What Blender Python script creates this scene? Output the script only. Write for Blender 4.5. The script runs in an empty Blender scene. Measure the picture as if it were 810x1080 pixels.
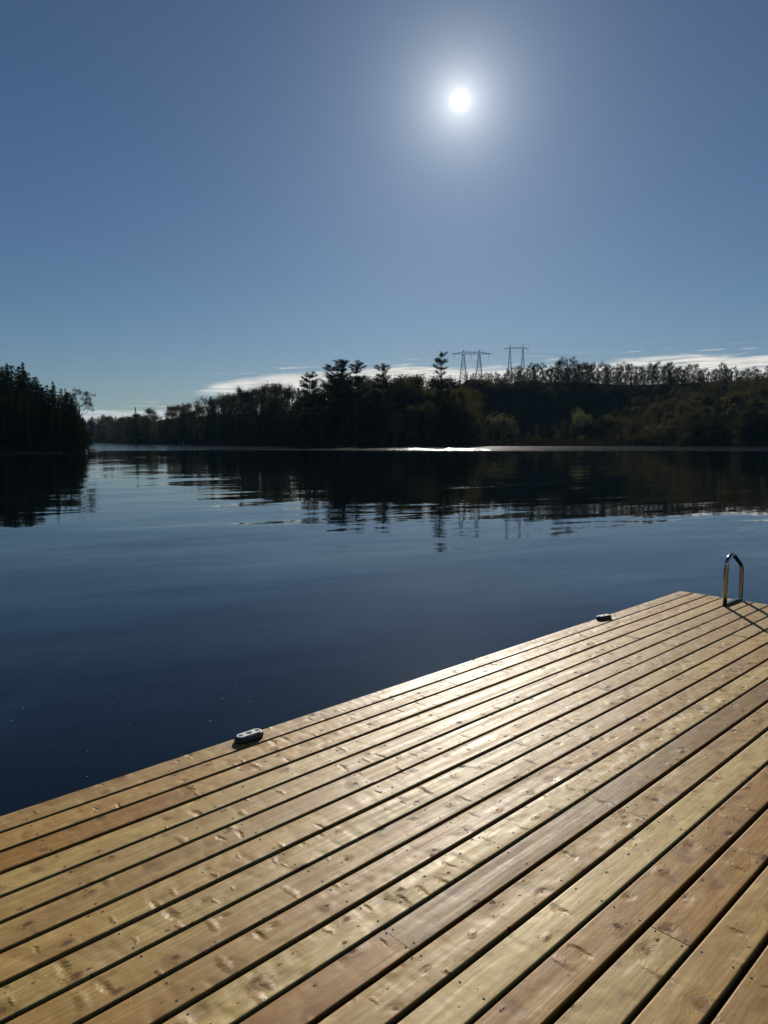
import bpy, math, random
import numpy as np
from mathutils import Vector, Matrix

RNG = np.random.default_rng(11)
random.seed(5)
PI = math.pi
sc = bpy.context.scene
COL = sc.collection

# ------------------------------------------------------------------ measures
FPX = 749.0                       # focal length of the photograph in its pixels (810 x 1080)
PITCH = math.atan(76 / FPX)
DECK_Z = 0.43
EYE = 1.62
CAM_Z = DECK_Z + EYE
SUN_AZ, SUN_EL = math.radians(5.8), math.radians(24.2)
SUN_DIR = Vector((math.sin(SUN_AZ) * math.cos(SUN_EL), math.cos(SUN_AZ) * math.cos(SUN_EL), math.sin(SUN_EL)))
BOARD_AZ = math.radians(46.5)     # heading of the deck boards
D_AX = Vector((math.sin(BOARD_AZ), math.cos(BOARD_AZ), 0))
N_AX = Vector((math.cos(BOARD_AZ), -math.sin(BOARD_AZ), 0))


PITCH_B, BW = .1509, .1345
N0 = -3.265
D_END, D_START = 7.5, -2.4


def deck_pt(d, n, z=0.0):
    return D_AX * d + N_AX * n + Vector((0, 0, DECK_Z + z))


def bearing(px):
    """tangent of the bearing of a column of the photograph"""
    return (px - 405) / 753.0


# ------------------------------------------------------------------ helpers
class MB:
    """collects geometry and links it as ONE mesh object"""

    def __init__(self):
        self.v, self.f = [], []

    def tube(self, p0, p1, r0, r1=None, n=6, cap=True):
        r1 = r0 if r1 is None else r1
        p0, p1 = Vector(p0), Vector(p1)
        ax = (p1 - p0)
        if ax.length < 1e-6:
            return
        ax.normalize()
        t = ax.orthogonal().normalized()
        b = ax.cross(t)
        i0 = len(self.v)
        for p, r in ((p0, r0), (p1, r1)):
            for k in range(n):
                a = 2 * PI * k / n
                self.v.append(tuple(p + (t * math.cos(a) + b * math.sin(a)) * r))
        for k in range(n):
            k2 = (k + 1) % n
            self.f.append((i0 + k, i0 + k2, i0 + n + k2, i0 + n + k))
        if cap:
            self.f.append(tuple(i0 + k for k in reversed(range(n))))
            self.f.append(tuple(i0 + n + k for k in range(n)))

    def sweep(self, pts, radii, n=12, cap=True):
        """a tube along a path, with parallel-transported rings"""
        pts = [Vector(p) for p in pts]
        if not hasattr(radii, '__len__'):
            radii = [radii] * len(pts)
        t_prev = None
        u = None
        i0 = len(self.v)
        for i, p in enumerate(pts):
            a = pts[max(i - 1, 0)]
            b = pts[min(i + 1, len(pts) - 1)]
            t = (b - a).normalized()
            if u is None:
                u = t.orthogonal().normalized()
            else:
                u = (u - t * u.dot(t)).normalized()
            w = t.cross(u)
            for k in range(n):
                an = 2 * PI * k / n
                self.v.append(tuple(p + (u * math.cos(an) + w * math.sin(an)) * radii[i]))
        for i in range(len(pts) - 1):
            for k in range(n):
                k2 = (k + 1) % n
                self.f.append((i0 + i * n + k, i0 + i * n + k2, i0 + (i + 1) * n + k2, i0 + (i + 1) * n + k))
        if cap:
            self.f.append(tuple(i0 + k for k in reversed(range(n))))
            e = i0 + (len(pts) - 1) * n
            self.f.append(tuple(e + k for k in range(n)))

    def box(self, c, s, ax=None):
        c = Vector(c)
        ax = ax or (Vector((1, 0, 0)), Vector((0, 1, 0)), Vector((0, 0, 1)))
        i0 = len(self.v)
        for z in (-1, 1):
            for y in (-1, 1):
                for x in (-1, 1):
                    self.v.append(tuple(c + ax[0] * x * s[0] / 2 + ax[1] * y * s[1] / 2 + ax[2] * z * s[2] / 2))
        for q in ((0, 2, 3, 1), (4, 5, 7, 6), (0, 1, 5, 4), (2, 6, 7, 3), (0, 4, 6, 2), (1, 3, 7, 5)):
            self.f.append(tuple(i0 + k for k in q))

    def cards(self, centers, size, flat=0.0, aspect=0.6):
        """leaf-sized quads with random facing; flat pulls them towards lying level"""
        c = np.asarray(centers, float)
        m = len(c)
        if m == 0:
            return
        nrm = RNG.normal(size=(m, 3))
        nrm[:, 2] += flat * np.sign(nrm[:, 2] + 1e-9) * 2
        nrm /= np.linalg.norm(nrm, axis=1)[:, None]
        t = RNG.normal(size=(m, 3))
        t -= nrm * (t * nrm).sum(1)[:, None]
        t /= np.linalg.norm(t, axis=1)[:, None]
        b = np.cross(nrm, t)
        s = size * RNG.uniform(0.55, 1.35, size=(m, 1))
        w = s * aspect
        q = np.stack([c - t * s * .5, c + b * w * .5 - t * s * .05, c + t * s * .5, c - b * w * .5 + t * s * .1], 1).reshape(-1, 3)
        i0 = len(self.v)
        self.v.extend(map(tuple, q))
        for k in range(m):
            j = i0 + 4 * k
            self.f.append((j, j + 1, j + 2, j + 3))

    def mesh(self, name, mat, smooth=False):
        me = bpy.data.meshes.new(name)
        me.from_pydata(self.v, [], self.f)
        if mat is not None:
            me.materials.append(mat)
        if smooth:
            me.polygons.foreach_set('use_smooth', [True] * len(me.polygons))
        me.update()
        return me

    def build(self, name, mat, parent=None, smooth=False):
        return link(name, self.mesh(name, mat, smooth), parent)


def link(name, data, parent=None):
    o = bpy.data.objects.new(name, data)
    COL.objects.link(o)
    if parent is not None:
        o.parent = parent
    return o


def tag(o, label=None, cat=None, group=None, kind=None):
    if label:
        o['label'] = label
    if cat:
        o['category'] = cat
    if group:
        o['group'] = group
    if kind:
        o['kind'] = kind
    return o


def thing(name, label, cat, loc=(0, 0, 0), rz=0.0, group=None):
    o = link(name, None)
    o.location = loc
    o.rotation_euler = (0, 0, rz)
    return tag(o, label, cat, group)


# ------------------------------------------------------------------ node helper
class NT:
    def __init__(self, tree):
        self.t = tree
        tree.nodes.clear()

    def n(self, typ, **kw):
        nd = self.t.nodes.new(typ)
        for k, v in kw.items():
            setattr(nd, k, v)
        return nd

    def put(self, sock, v):
        if v is None:
            return
        if isinstance(v, bpy.types.NodeSocket):
            self.t.links.new(v, sock)
        else:
            if sock.type in ('RGBA',) and hasattr(v, '__len__') and len(v) == 3:
                v = (*v, 1)
            sock.default_value = v

    def math(self, op, a, b=None, c=None, clamp=False):
        nd = self.n('ShaderNodeMath', operation=op, use_clamp=clamp)
        self.put(nd.inputs[0], a)
        self.put(nd.inputs[1], b)
        self.put(nd.inputs[2], c)
        return nd.outputs[0]

    def vmath(self, op, a, b=None, scale=None):
        nd = self.n('ShaderNodeVectorMath', operation=op)
        self.put(nd.inputs[0], a)
        if b is not None:
            self.put(nd.inputs[1], b)
        if scale is not None:
            self.put(nd.inputs['Scale'], scale)
        return nd.outputs['Value'] if op in ('DOT_PRODUCT', 'LENGTH', 'DISTANCE') else nd.outputs['Vector']

    def comb(self, x=0.0, y=0.0, z=0.0):
        nd = self.n('ShaderNodeCombineXYZ')
        self.put(nd.inputs[0], x)
        self.put(nd.inputs[1], y)
        self.put(nd.inputs[2], z)
        return nd.outputs[0]

    def sep(self, v):
        nd = self.n('ShaderNodeSeparateXYZ')
        self.put(nd.inputs[0], v)
        return nd.outputs[0], nd.outputs[1], nd.outputs[2]

    def noise(self, vec, scale=1.0, detail=2.0, rough=0.5, dist=0.0, color=False):
        nd = self.n('ShaderNodeTexNoise')
        self.put(nd.inputs['Vector'], vec)
        self.put(nd.inputs['Scale'], scale)
        self.put(nd.inputs['Detail'], detail)
        self.put(nd.inputs['Roughness'], rough)
        self.put(nd.inputs['Distortion'], dist)
        return nd.outputs['Color' if color else 'Fac']

    def mapr(self, v, a, b, c=0.0, d=1.0, interp='SMOOTHSTEP'):
        nd = self.n('ShaderNodeMapRange', interpolation_type=interp)
        self.put(nd.inputs[0], v)
        for k, x in zip((1, 2, 3, 4), (a, b, c, d)):
            self.put(nd.inputs[k], x)
        return nd.outputs[0]

    def mix(self, fac, a, b, blend='MIX'):
        nd = self.n('ShaderNodeMix', data_type='RGBA', blend_type=blend)
        self.put(nd.inputs[0], fac)
        self.put(nd.inputs[6], a)
        self.put(nd.inputs[7], b)
        return nd.outputs[2]

    def ramp(self, v, pts, interp='LINEAR'):
        nd = self.n('ShaderNodeValToRGB')
        cr = nd.color_ramp
        cr.interpolation = interp
        while len(cr.elements) > 1:
            cr.elements.remove(cr.elements[-1])
        for i, (p, c) in enumerate(pts):
            e = cr.elements[0] if i == 0 else cr.elements.new(p)
            e.position = p
            e.color = (*c, 1) if hasattr(c, '__len__') else (c, c, c, 1)
        self.put(nd.inputs[0], v)
        return nd.outputs[0]

    def shader(self, typ, **kw):
        nd = self.n(typ)
        for k, v in kw.items():
            self.put(nd.inputs[k.replace('_', ' ')], v)
        return nd.outputs[0]

    def mixs(self, fac, a, b):
        nd = self.n('ShaderNodeMixShader')
        self.put(nd.inputs[0], fac)
        self.put(nd.inputs[1], a)
        self.put(nd.inputs[2], b)
        return nd.outputs[0]


def material(name):
    m = bpy.data.materials.new(name)
    m.use_nodes = True
    return m, NT(m.node_tree)


def out(nt, shader):
    o = nt.n('ShaderNodeOutputMaterial')
    nt.put(o.inputs['Surface'], shader)


def simple(name, col, rough=0.6, metal=0.0, var=0.15, scale=8.0, spec=0.5):
    m, t = material(name)
    tc = t.n('ShaderNodeTexCoord').outputs['Object']
    f = t.noise(tc, scale, 4, .6)
    c = t.mix(f, tuple(x * (1 - var) for x in col), tuple(min(1, x * (1 + var)) for x in col))
    r = t.mapr(f, 0.2, 0.8, max(0.03, rough - .08), min(1, rough + .08), 'LINEAR')
    b = t.shader('ShaderNodeBsdfPrincipled', Base_Color=c, Roughness=r, Metallic=metal, Specular_IOR_Level=spec)
    out(t, b)
    return m


# ------------------------------------------------------------------ materials
def foliage_mat(name, dark, light, trans=0.35):
    m, t = material(name)
    g = t.n('ShaderNodeNewGeometry')
    oi = t.n('ShaderNodeObjectInfo')
    c = t.mix(g.outputs['Random Per Island'], dark, light)
    k = t.mapr(oi.outputs['Random'], 0, 1, 0.7, 1.3, 'LINEAR')
    c = t.vmath('SCALE', c, scale=k)
    d = t.shader('ShaderNodeBsdfDiffuse', Color=c)
    tr = t.shader('ShaderNodeBsdfTranslucent', Color=t.mix(1.0, c, (1.25, 1.2, .55), 'MULTIPLY'))
    out(t, t.mixs(trans, d, tr))
    return m


M_NEEDLE = foliage_mat('conifer_needles', (.016, .026, .012), (.034, .05, .022), .12)
M_NEEDLE_PINE = foliage_mat('pine_needles', (.02, .03, .016), (.042, .056, .026), .15)
M_LEAF_OLIVE = foliage_mat('young_olive_leaves', (.058, .056, .036), (.115, .108, .066), .34)
M_LEAF_BROWN = foliage_mat('reddish_spring_buds', (.056, .052, .034), (.108, .099, .064), .3)
M_LEAF_PALE = foliage_mat('pale_spring_leaves', (.13, .14, .09), (.21, .21, .14), .25)
M_BARK = simple('bark', (.07, .058, .048), .9, var=.4, scale=3)
M_BARK_PALE = simple('pale_birch_bark', (.2, .19, .175), .8, var=.3, scale=2)
M_TWIG = simple('grey_twigs', (.075, .06, .05), .9, var=.3, scale=3)
M_GALV = simple('galvanised_steel', (.30, .31, .33), .5, .7, .1, 2)
M_CABLE = simple('power_cable', (.25, .26, .28), .5, .5)
M_PORC = simple('insulator_glass', (.18, .2, .2), .3)
M_STEEL = simple('polished_steel_tube', (.36, .39, .42), .14, 1.0, .04, 30)
M_CLEATBODY = simple('dark_weathered_metal', (.06, .065, .062), .5, .3, .3, 60)
M_CLEATTOP = simple('bright_cast_plate', (.5, .52, .51), .42, .35, .12, 80)
M_HOLE = simple('painted_recess_shade', (.012, .012, .012), .8)  # near-black colour standing in for the shade inside the cleat slots
M_SCREW = simple('dark_coated_screw', (.03, .024, .018), .8, .0)
M_FRAME = simple('wet_frame_lumber', (.085, .062, .04), .85, var=.4, scale=5)
M_FLOAT = simple('black_float_plastic', (.012, .012, .013), .5)
M_BOAT = simple('dark_boat_hull', (.035, .04, .045), .5)
M_BOATIN = simple('grey_boat_inside', (.16, .16, .16), .6)
M_JACKET = simple('pale_jacket', (.55, .55, .52), .8)
M_TROUSERS = simple('dark_trousers', (.03, .03, .04), .8)
M_SKIN = simple('skin', (.42, .27, .2), .6)
M_BUOY = simple('dark_buoy_plastic', (.02, .02, .025), .5)
M_LOG = simple('algae_covered_log', (.62, .58, .36), .95, var=.4, scale=4)
M_ROCK = simple('grey_shore_rock', (.06, .058, .052), .95, var=.5, scale=1.2, spec=.1)


def terrain_mat():
    m, t = material('leaf_litter_ground')
    p = t.n('ShaderNodeNewGeometry').outputs['Position']
    a = t.noise(p, .12, 6, .65)
    b = t.noise(p, 1.6, 5, .7)
    c = t.ramp(a, [(.3, (.018, .02, .012)), (.5, (.04, .034, .02)), (.7, (.03, .036, .016))])
    c = t.mix(t.mapr(b, .35, .7), c, (.055, .045, .03))
    bmp = t.n('ShaderNodeBump')
    bmp.inputs['Distance'].default_value = .6
    t.put(bmp.inputs['Height'], b)
    out(t, t.shader('ShaderNodeBsdfDiffuse', Color=t.vmath('SCALE', c, scale=.7), Normal=bmp.outputs[0]))
    return m


def water_mat():
    m, t = material('lake_water')
    pos = t.n('ShaderNodeNewGeometry').outputs['Position']
    x, y, z = t.sep(pos)
    # crests run roughly across the lake, slightly turned
    xr = t.math('ADD', t.math('MULTIPLY', x, .94), t.math('MULTIPLY', y, .34))
    yr = t.math('SUBTRACT', t.math('MULTIPLY', y, .94), t.math('MULTIPLY', x, .34))

    def slope(sx, sy, amp, detail, seed, cross=.3):
        nv = t.noise(t.comb(t.math('MULTIPLY', xr, sx), t.math('MULTIPLY', yr, sy), seed), 1.0, detail, .55, .3, color=True)
        nv = t.vmath('SUBTRACT', nv, (.5, .5, .5))
        return t.vmath('MULTIPLY', nv, t.comb(t.math('MULTIPLY', amp, cross), amp, 0.0))

    rr = t.math('SQRT', t.math('ADD', t.math('MULTIPLY', x, x), t.math('MULTIPLY', y, y)))
    # wind-ruffled belt in front of the far shore, with streaky edges
    wob = t.noise(t.comb(t.math('MULTIPLY', x, .012), t.math('MULTIPLY', y, .05), 3.1), 1.0, 3, .6)
    rw = t.math('ADD', rr, t.math('MULTIPLY', t.math('SUBTRACT', wob, .5), 70.0))
    lee = t.mapr(t.math('DIVIDE', x, t.math('MAXIMUM', y, 1.0)), -.38, -.46, 0, 24)
    rw = t.math('ADD', rw, lee)
    belt = t.math('MULTIPLY', t.mapr(rw, 131, 146), t.mapr(rw, 700, 900, 1, 0))
    # a second, much thinner cat's paw nearer by
    cat = t.math('MULTIPLY', t.mapr(rw, 86, 90), t.mapr(rw, 92, 97, 1, 0))
    gust = t.noise(t.comb(t.math('MULTIPLY', x, .03), t.math('MULTIPLY', y, .12), 9.0), 1.0, 3, .6)
    patch = t.mapr(gust, .45, .7, .55, 1.5)
    amp_far = t.math('ADD', t.math('MULTIPLY', t.math('MULTIPLY', belt, .42), patch), t.math('MULTIPLY', cat, .10))
    lane = t.mapr(t.math('ABSOLUTE', t.math('SUBTRACT', x, 11.0)), 7, 19, 1.0, 0.0)
    amp_lane = t.math('MULTIPLY', t.math('MULTIPLY', belt, lane), 1.5)
    calm = t.mapr(rr, 4, 70, 1.8, .85, 'LINEAR')
    s = t.vmath('ADD', slope(.16, .55, t.math('MULTIPLY', calm, .036), 2, 1.0), slope(.5, 2.1, t.math('MULTIPLY', calm, .024), 3, 5.0))
    s = t.vmath('ADD', s, slope(2.2, 7.5, t.math('MULTIPLY', calm, .012), 2, 8.0))
    s = t.vmath('ADD', s, slope(1.0, 2.2, amp_far, 3, 2.0, .13))
    s = t.vmath('ADD', s, slope(1.6, 2.4, amp_lane, 3, 14.0, .95))
    nrm = t.vmath('NORMALIZE', t.vmath('ADD', s, (0, 0, 1)))
    fr = t.n('ShaderNodeFresnel')
    fr.inputs['IOR'].default_value = 1.45
    t.put(fr.inputs['Normal'], nrm)
    rough = t.math('ADD', t.math('MULTIPLY', belt, .07), .015)
    gl = t.shader('ShaderNodeBsdfAnisotropic', Color=(.97, .98, 1.0), Roughness=rough, Normal=nrm)
    df = t.shader('ShaderNodeBsdfDiffuse', Color=(.0050, .0140, .0200))
    tr = t.shader('ShaderNodeBsdfTransparent', Color=(.86, .92, .82))
    body = t.mixs(.75, df, tr)
    out(t, t.mixs(fr.outputs[0], body, gl))
    return m


def wood_mat():
    m, t = material('cedar_decking')
    at = t.n('ShaderNodeAttribute', attribute_name='board')
    u, v, seed = t.sep(at.outputs['Vector'])
    tint = t.n('ShaderNodeAttribute', attribute_name='tint').outputs['Color']
    so = t.math('MULTIPLY', seed, 13.37)
    # wobble so that knots are not perfect ovals
    wv = t.vmath('SCALE', t.vmath('SUBTRACT', t.noise(t.comb(t.math('MULTIPLY', u, 9), t.math('MULTIPLY', v, 22), so), 1.0, 3, .6, color=True), (.5, .5, .5)), scale=.034)
    wu, wvv, _ = t.sep(wv)
    uu = t.math('ADD', t.math('MULTIPLY', u, .72), wu)
    vv = t.math('ADD', v, wvv)

    def knots(scale, keep, off):
        nd = t.n('ShaderNodeTexVoronoi', voronoi_dimensions='2D')
        t.put(nd.inputs['Vector'], t.comb(t.math('ADD', uu, t.math('MULTIPLY', so, 1.7 + off)), t.math('ADD', vv, t.math('MULTIPLY', so, .31 + off)), 0))
        nd.inputs['Scale'].default_value = scale
        nd.inputs['Randomness'].default_value = .92
        dist = t.math('DIVIDE', nd.outputs['Distance'], scale)
        r, g, b = t.sep(nd.outputs['Color'])
        on = t.math('LESS_THAN', r, keep)
        return dist, on, g, b

    knotty = t.n('ShaderNodeAttribute', attribute_name='knotty').outputs['Fac']
    d1, on1, g1, b1 = knots(6.5, .62, .0)
    d2, on2, g2, b2 = knots(17.0, t.math('MULTIPLY', knotty, .26), .7)

    def core(d, on, rad, soft):
        return t.math('MULTIPLY', on, t.mapr(t.math('DIVIDE', d, rad), 1.0, soft, 0, 1))

    rad1 = t.mapr(t.math('POWER', g1, 1.5), 0, 1, .005, .0165, 'LINEAR')
    rad2 = t.mapr(t.math('POWER', g2, 2.0), 0, 1, .0025, .0085, 'LINEAR')
    k1 = core(d1, on1, rad1, .55)
    k1 = t.math('MULTIPLY', k1, t.math('ADD', .78, t.math('MULTIPLY', t.math('SINE', t.math('MULTIPLY', t.math('DIVIDE', d1, rad1), 17.0)), .22)))
    k2 = core(d2, on2, rad2, .4)
    ring1 = t.math('MULTIPLY', core(d1, on1, t.math('MULTIPLY', rad1, 1.35), .85), t.math('SUBTRACT', 1.0, k1))
    halo1 = core(d1, on1, t.math('MULTIPLY', rad1, 4.3), .1)
    halo2 = core(d2, on2, t.math('MULTIPLY', rad2, 3.5), .1)
    # growth lines, pushed aside by the knots
    low = t.noise(t.comb(t.math('MULTIPLY', u, .9), t.math('MULTIPLY', v, 9), so), 1.0, 3, .55)
    g = t.math('ADD', t.math('MULTIPLY', v, 38.0), t.math('MULTIPLY', low, 5.5))
    g = t.math('ADD', g, t.math('MULTIPLY', halo1, 2.2))
    g = t.math('ADD', g, t.math('MULTIPLY', halo2, .8))
    line = t.math('FRACT', g)
    line = t.math('MULTIPLY', t.mapr(line, 0, .75), t.mapr(line, .8, 1.0, 1, 0))
    fibre = t.noise(t.comb(t.math('MULTIPLY', u, 3.5), t.math('MULTIPLY', v, 150), so), 1.0, 4, .7)
    streak = t.noise(t.comb(t.math('MULTIPLY', u, 1.3), t.math('MULTIPLY', v, 30), so), 1.0, 4, .6)
    blot = t.noise(t.comb(t.math('MULTIPLY', u, 5), t.math('MULTIPLY', v, 13), so), 1.0, 4, .6)
    grime = t.noise(t.comb(t.math('MULTIPLY', u, 45), t.math('MULTIPLY', v, 70), so), 1.0, 3, .7)
    cup = t.mapr(t.noise(t.comb(t.math('MULTIPLY', u, 11), t.math('MULTIPLY', v, 8), t.math('ADD', so, 9.1)), 1.0, 1, .5, .15), .40, .85)
    swirl = t.noise(t.comb(t.math('MULTIPLY', u, 16), t.math('MULTIPLY', v, 24), t.math('ADD', so, 2.2)), 1.0, 3, .55, 1.2)
    # short dents across the grain, pressed in beside the knots
    nd = t.n('ShaderNodeTexVoronoi', voronoi_dimensions='2D')
    t.put(nd.inputs['Vector'], t.comb(t.math('ADD', t.math('MULTIPLY', t.math('ADD', u, t.math('MULTIPLY', wu, 1.3)), 1.5), t.math('MULTIPLY', so, 2.3)), t.math('ADD', t.math('MULTIPLY', t.math('ADD', v, wvv), .6), t.math('MULTIPLY', so, .83)), 0))
    nd.inputs['Scale'].default_value = 9.0
    d3 = t.math('DIVIDE', nd.outputs['Distance'], 9.0)
    r3, g3, b3 = t.sep(nd.outputs['Color'])
    on3 = t.math('LESS_THAN', r3, t.math('MULTIPLY', knotty, .30))
    dent = t.math('MULTIPLY', on3, t.mapr(t.math('DIVIDE', d3, t.mapr(g3, 0, 1, .014, .042, 'LINEAR')), 1.0, 0.0))
    h_d = t.math('MULTIPLY', t.math('MULTIPLY', dent, t.mapr(b3, .45, .55, -1.0, .7)), t.mapr(g3, 0, 1, .0022, .0052, 'LINEAR'))
    c = t.mix(t.mapr(line, 0, 1, 0, .75), (1.06, 1.03, .98), (.70, .60, .46))
    c = t.mix(t.mapr(streak, .35, .68, 0, .62), c, (.76, .62, .44))
    c = t.mix(t.mapr(blot, .42, .66, 0, .62), c, (.60, .46, .31))
    c = t.mix(t.mapr(blot, .55, .25, 0, .3), c, (1.12, 1.12, 1.05))
    c = t.mix(t.mapr(fibre, .40, .66, 0, .5), c, (.62, .52, .40))
    c = t.mix(t.mapr(grime, .56, .72, 0, .4), c, (.42, .33, .24))
    c = t.mix(t.math('MULTIPLY', halo1, t.mapr(swirl, .35, .65, .1, .85)), c, (.50, .33, .17))
    c = t.mix(t.math('MULTIPLY', t.math('MULTIPLY', k1, t.mapr(b1, .2, .8, .45, 1)), .92), c, (.12, .062, .03))
    c = t.mix(t.math('MULTIPLY', ring1, .55), c, (.2, .12, .07))
    c = t.mix(t.math('MULTIPLY', k2, .9), c, (.15, .085, .045))
    stain = t.math('MULTIPLY', t.mapr(cup, .45, .85), t.mapr(blot, .35, .6))
    c = t.mix(t.math('MULTIPLY', stain, .75), c, (.36, .24, .13))
    c = t.mix(t.math('MULTIPLY', dent, t.mapr(grime, .35, .65, .15, .75)), c, (.44, .29, .16))
    crack = t.noise(t.comb(t.math('MULTIPLY', u, 2.2), t.math('MULTIPLY', v, 150), t.math('ADD', so, 6.1)), 1.0, 2, .5)
    c = t.mix(t.math('MULTIPLY', t.mapr(crack, .73, .78), .7), c, (.2, .13, .08))
    speck = t.noise(t.comb(t.math('MULTIPLY', u, 55), t.math('MULTIPLY', v, 95), t.math('ADD', so, 3.3)), 1.0, 1, .5)
    c = t.mix(t.math('MULTIPLY', t.mapr(speck, .74, .80), .75), c, (.16, .10, .06))
    c = t.mix(1.0, c, tint, 'MULTIPLY')
    # cupped, weather-raised relief round the knots
    sgn = t.mapr(b1, .35, .65, -1.0, 1.0)
    hb = t.math('MULTIPLY', t.math('MULTIPLY', halo1, sgn), t.math('ADD', t.math('MULTIPLY', swirl, .0016), .0018))
    hb2 = t.math('MULTIPLY', halo2, t.math('MULTIPLY', t.math('SUBTRACT', swirl, .5), .0022))
    bl2 = t.noise(t.comb(t.math('MULTIPLY', u, 6), t.math('MULTIPLY', v, 12), t.math('ADD', so, 4.4)), 1.0, 2, .45)
    h = t.math('ADD', t.math('ADD', hb, hb2), h_d)
    h = t.math('ADD', h, t.math('MULTIPLY', bl2, .0022))
    bl3 = t.noise(t.comb(t.math('MULTIPLY', u, 17), t.math('MULTIPLY', v, 34), t.math('ADD', so, 1.4)), 1.0, 3, .6)
    h = t.math('ADD', h, t.math('MULTIPLY', bl3, .0008))
    h = t.math('ADD', h, t.math('MULTIPLY', t.math('MULTIPLY', cup, t.math('MINIMUM', knotty, 1.6)), -.0028))
    h = t.math('ADD', h, t.math('MULTIPLY', fibre, .00022))
    h = t.math('ADD', h, t.math('MULTIPLY', line, -.00010))
    h = t.math('ADD', h, t.math('MULTIPLY', grime, .0002))
    bmp = t.n('ShaderNodeBump')
    bmp.inputs['Strength'].default_value = 1.0
    bmp.inputs['Distance'].default_value = 1.0
    t.put(bmp.inputs['Height'], h)
    rough = t.mapr(streak, .3, .7, .43, .60, 'LINEAR')
    rough = t.math('ADD', t.math('ADD', rough, t.math('MULTIPLY', grime, .08)), t.math('MULTIPLY', t.math('MAXIMUM', k1, k2), .3))
    out(t, t.shader('ShaderNodeBsdfPrincipled', Base_Color=c, Roughness=rough, Specular_IOR_Level=.29, Normal=bmp.outputs[0]))
    return m


M_TERRAIN = terrain_mat()
M_WATER = water_mat()
M_WOOD = wood_mat()


# ------------------------------------------------------------------ terrain
def sm(a, b, x):
    t = np.clip((x - a) / (b - a), 0, 1)
    return t * t * (3 - 2 * t)


def wave(x, y, s, k):
    return (np.sin(x * s + k) * np.cos(y * s * 1.13 + 1.7 * k) + .5 * np.sin(x * s * 2.3 + y * s * 1.9 + 2.1 * k))


MAIN_FRONT = ([-60, 100, 138, 180, 250, 300, 360, 440, 495, 520, 600, 700, 820, 1100, 1500],
              [620, 600, 395, 330, 262, 235, 214, 206, 206, 236, 240, 238, 232, 215, 170])


def ground_z(x, y):
    """height of the land over the lake (negative: lake bed)"""
    x = np.asarray(x, float)
    y = np.asarray(y, float)
    r = np.hypot(x, y)
    az = np.arctan2(x, y)
    ysafe = np.maximum(y, 1.0)
    px = np.where(y > 1, 405 + 753 * x / ysafe, np.where(x > 0, 3000, -3000))
    front = np.interp(px, *MAIN_FRONT)
    front = np.where(y > 1, front, 90.0)
    dep = np.where(y > 1, y, r)
    dd = dep - front + 3 * wave(x, y, .07, 1)
    h = -3.0 + 4.2 * sm(-6, 6, dd)
    # main promontory: gentle rise
    h = h + np.where(dd > 0, 3.0 * sm(10, 80, dd) + 9 * sm(90, 210, dd) * sm(110, 190, px) * (1 - sm(470, 500, px)) * (y > 1) + 5 * sm(60, 200, dd) * (1 - sm(440, 490, px)), 0)
    # steep bank and ridge to the right
    k = sm(452, 500, px) * (y > 1)
    h = h + k * (23.0 * sm(60, 112, dd) + 6.0 * sm(118, 165, dd) + 25 * sm(190, 560, dd))
    h = h + np.where(dd > 12, 1.2 * wave(x, y, .045, .3) * sm(12, 60, dd), 0)
    h = h + 30 * sm(1000, 3500, r) * (.6 + .4 * np.sin(az * 7 + 1))
    # near point on the left
    lat = 70 - px                                    # grows into the point
    f2 = 131 + 30 * sm(-5, -26, lat)
    a = sm(-24, -8, lat) * sm(-4, 5, y - f2 + 2 * wave(x, y, .15, 2)) * sm(230, 190, y) * (y > 1)
    h = np.maximum(h, -3.0 + (4.3 + 3.5 * sm(0, 300, lat)) * a)
    return h


def gz(x, y):
    return float(ground_z(x, y))


def make_terrain():
    azs = np.concatenate([np.radians(np.arange(-36, 36, .3)), np.radians(np.arange(36, 324.01, 4))])
    rs = np.concatenate([[0, 30, 60, 90, 110], np.arange(120, 270, 4), np.arange(270, 440, 5), np.arange(440, 900, 20), np.geomspace(900, 9000, 16)])
    A, R = np.meshgrid(azs, rs)
    X, Y = R * np.sin(A), R * np.cos(A)
    Z = ground_z(X, Y)
    nr, na = R.shape
    me = bpy.data.meshes.new('terrain')
    vs = np.stack([X, Y, Z], -1).reshape(-1, 3)
    fs = []
    for i in range(nr - 1):
        for j in range(na - 1):
            a = i * na + j
            fs.append((a, a + na, a + na + 1, a + 1))
    me.from_pydata(vs.tolist(), [], fs)
    me.materials.append(M_TERRAIN)
    me.polygons.foreach_set('use_smooth', [True] * len(me.polygons))
    o = link('terrain', me)
    tag(o, 'wooded banks and lake bed of dark earth and leaf litter', 'ground', kind='structure')
    bm = MB()
    s = 9000
    bm.v = [(-s, -s, 0), (s, -s, 0), (s, s, 0), (-s, s, 0)]
    bm.f = [(0, 1, 2, 3)]
    w = bm.build('lake_water', M_WATER)
    tag(w, 'calm dark blue lake with faint ripples and mirrored shore', 'water', kind='structure')


make_terrain()


# ------------------------------------------------------------------ trees
def rvec():
    v = RNG.normal(size=3)
    return v / np.linalg.norm(v)


def limb(mb, p, d, ln, r, n=5, bend=.15, segs=3, up=0.0, taper=.45):
    """a curved tapering limb; returns its points"""
    pts = [np.array(p, float)]
    d = np.array(d, float)
    for i in range(segs):
        d = d + rvec() * bend + np.array([0, 0, up])
        d /= np.linalg.norm(d)
        pts.append(pts[-1] + d * ln / segs)
    rad = [r * (1 - (1 - taper) * i / segs) for i in range(segs + 1)]
    mb.sweep(pts, rad, n, cap=False)
    return pts, d, rad


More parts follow.
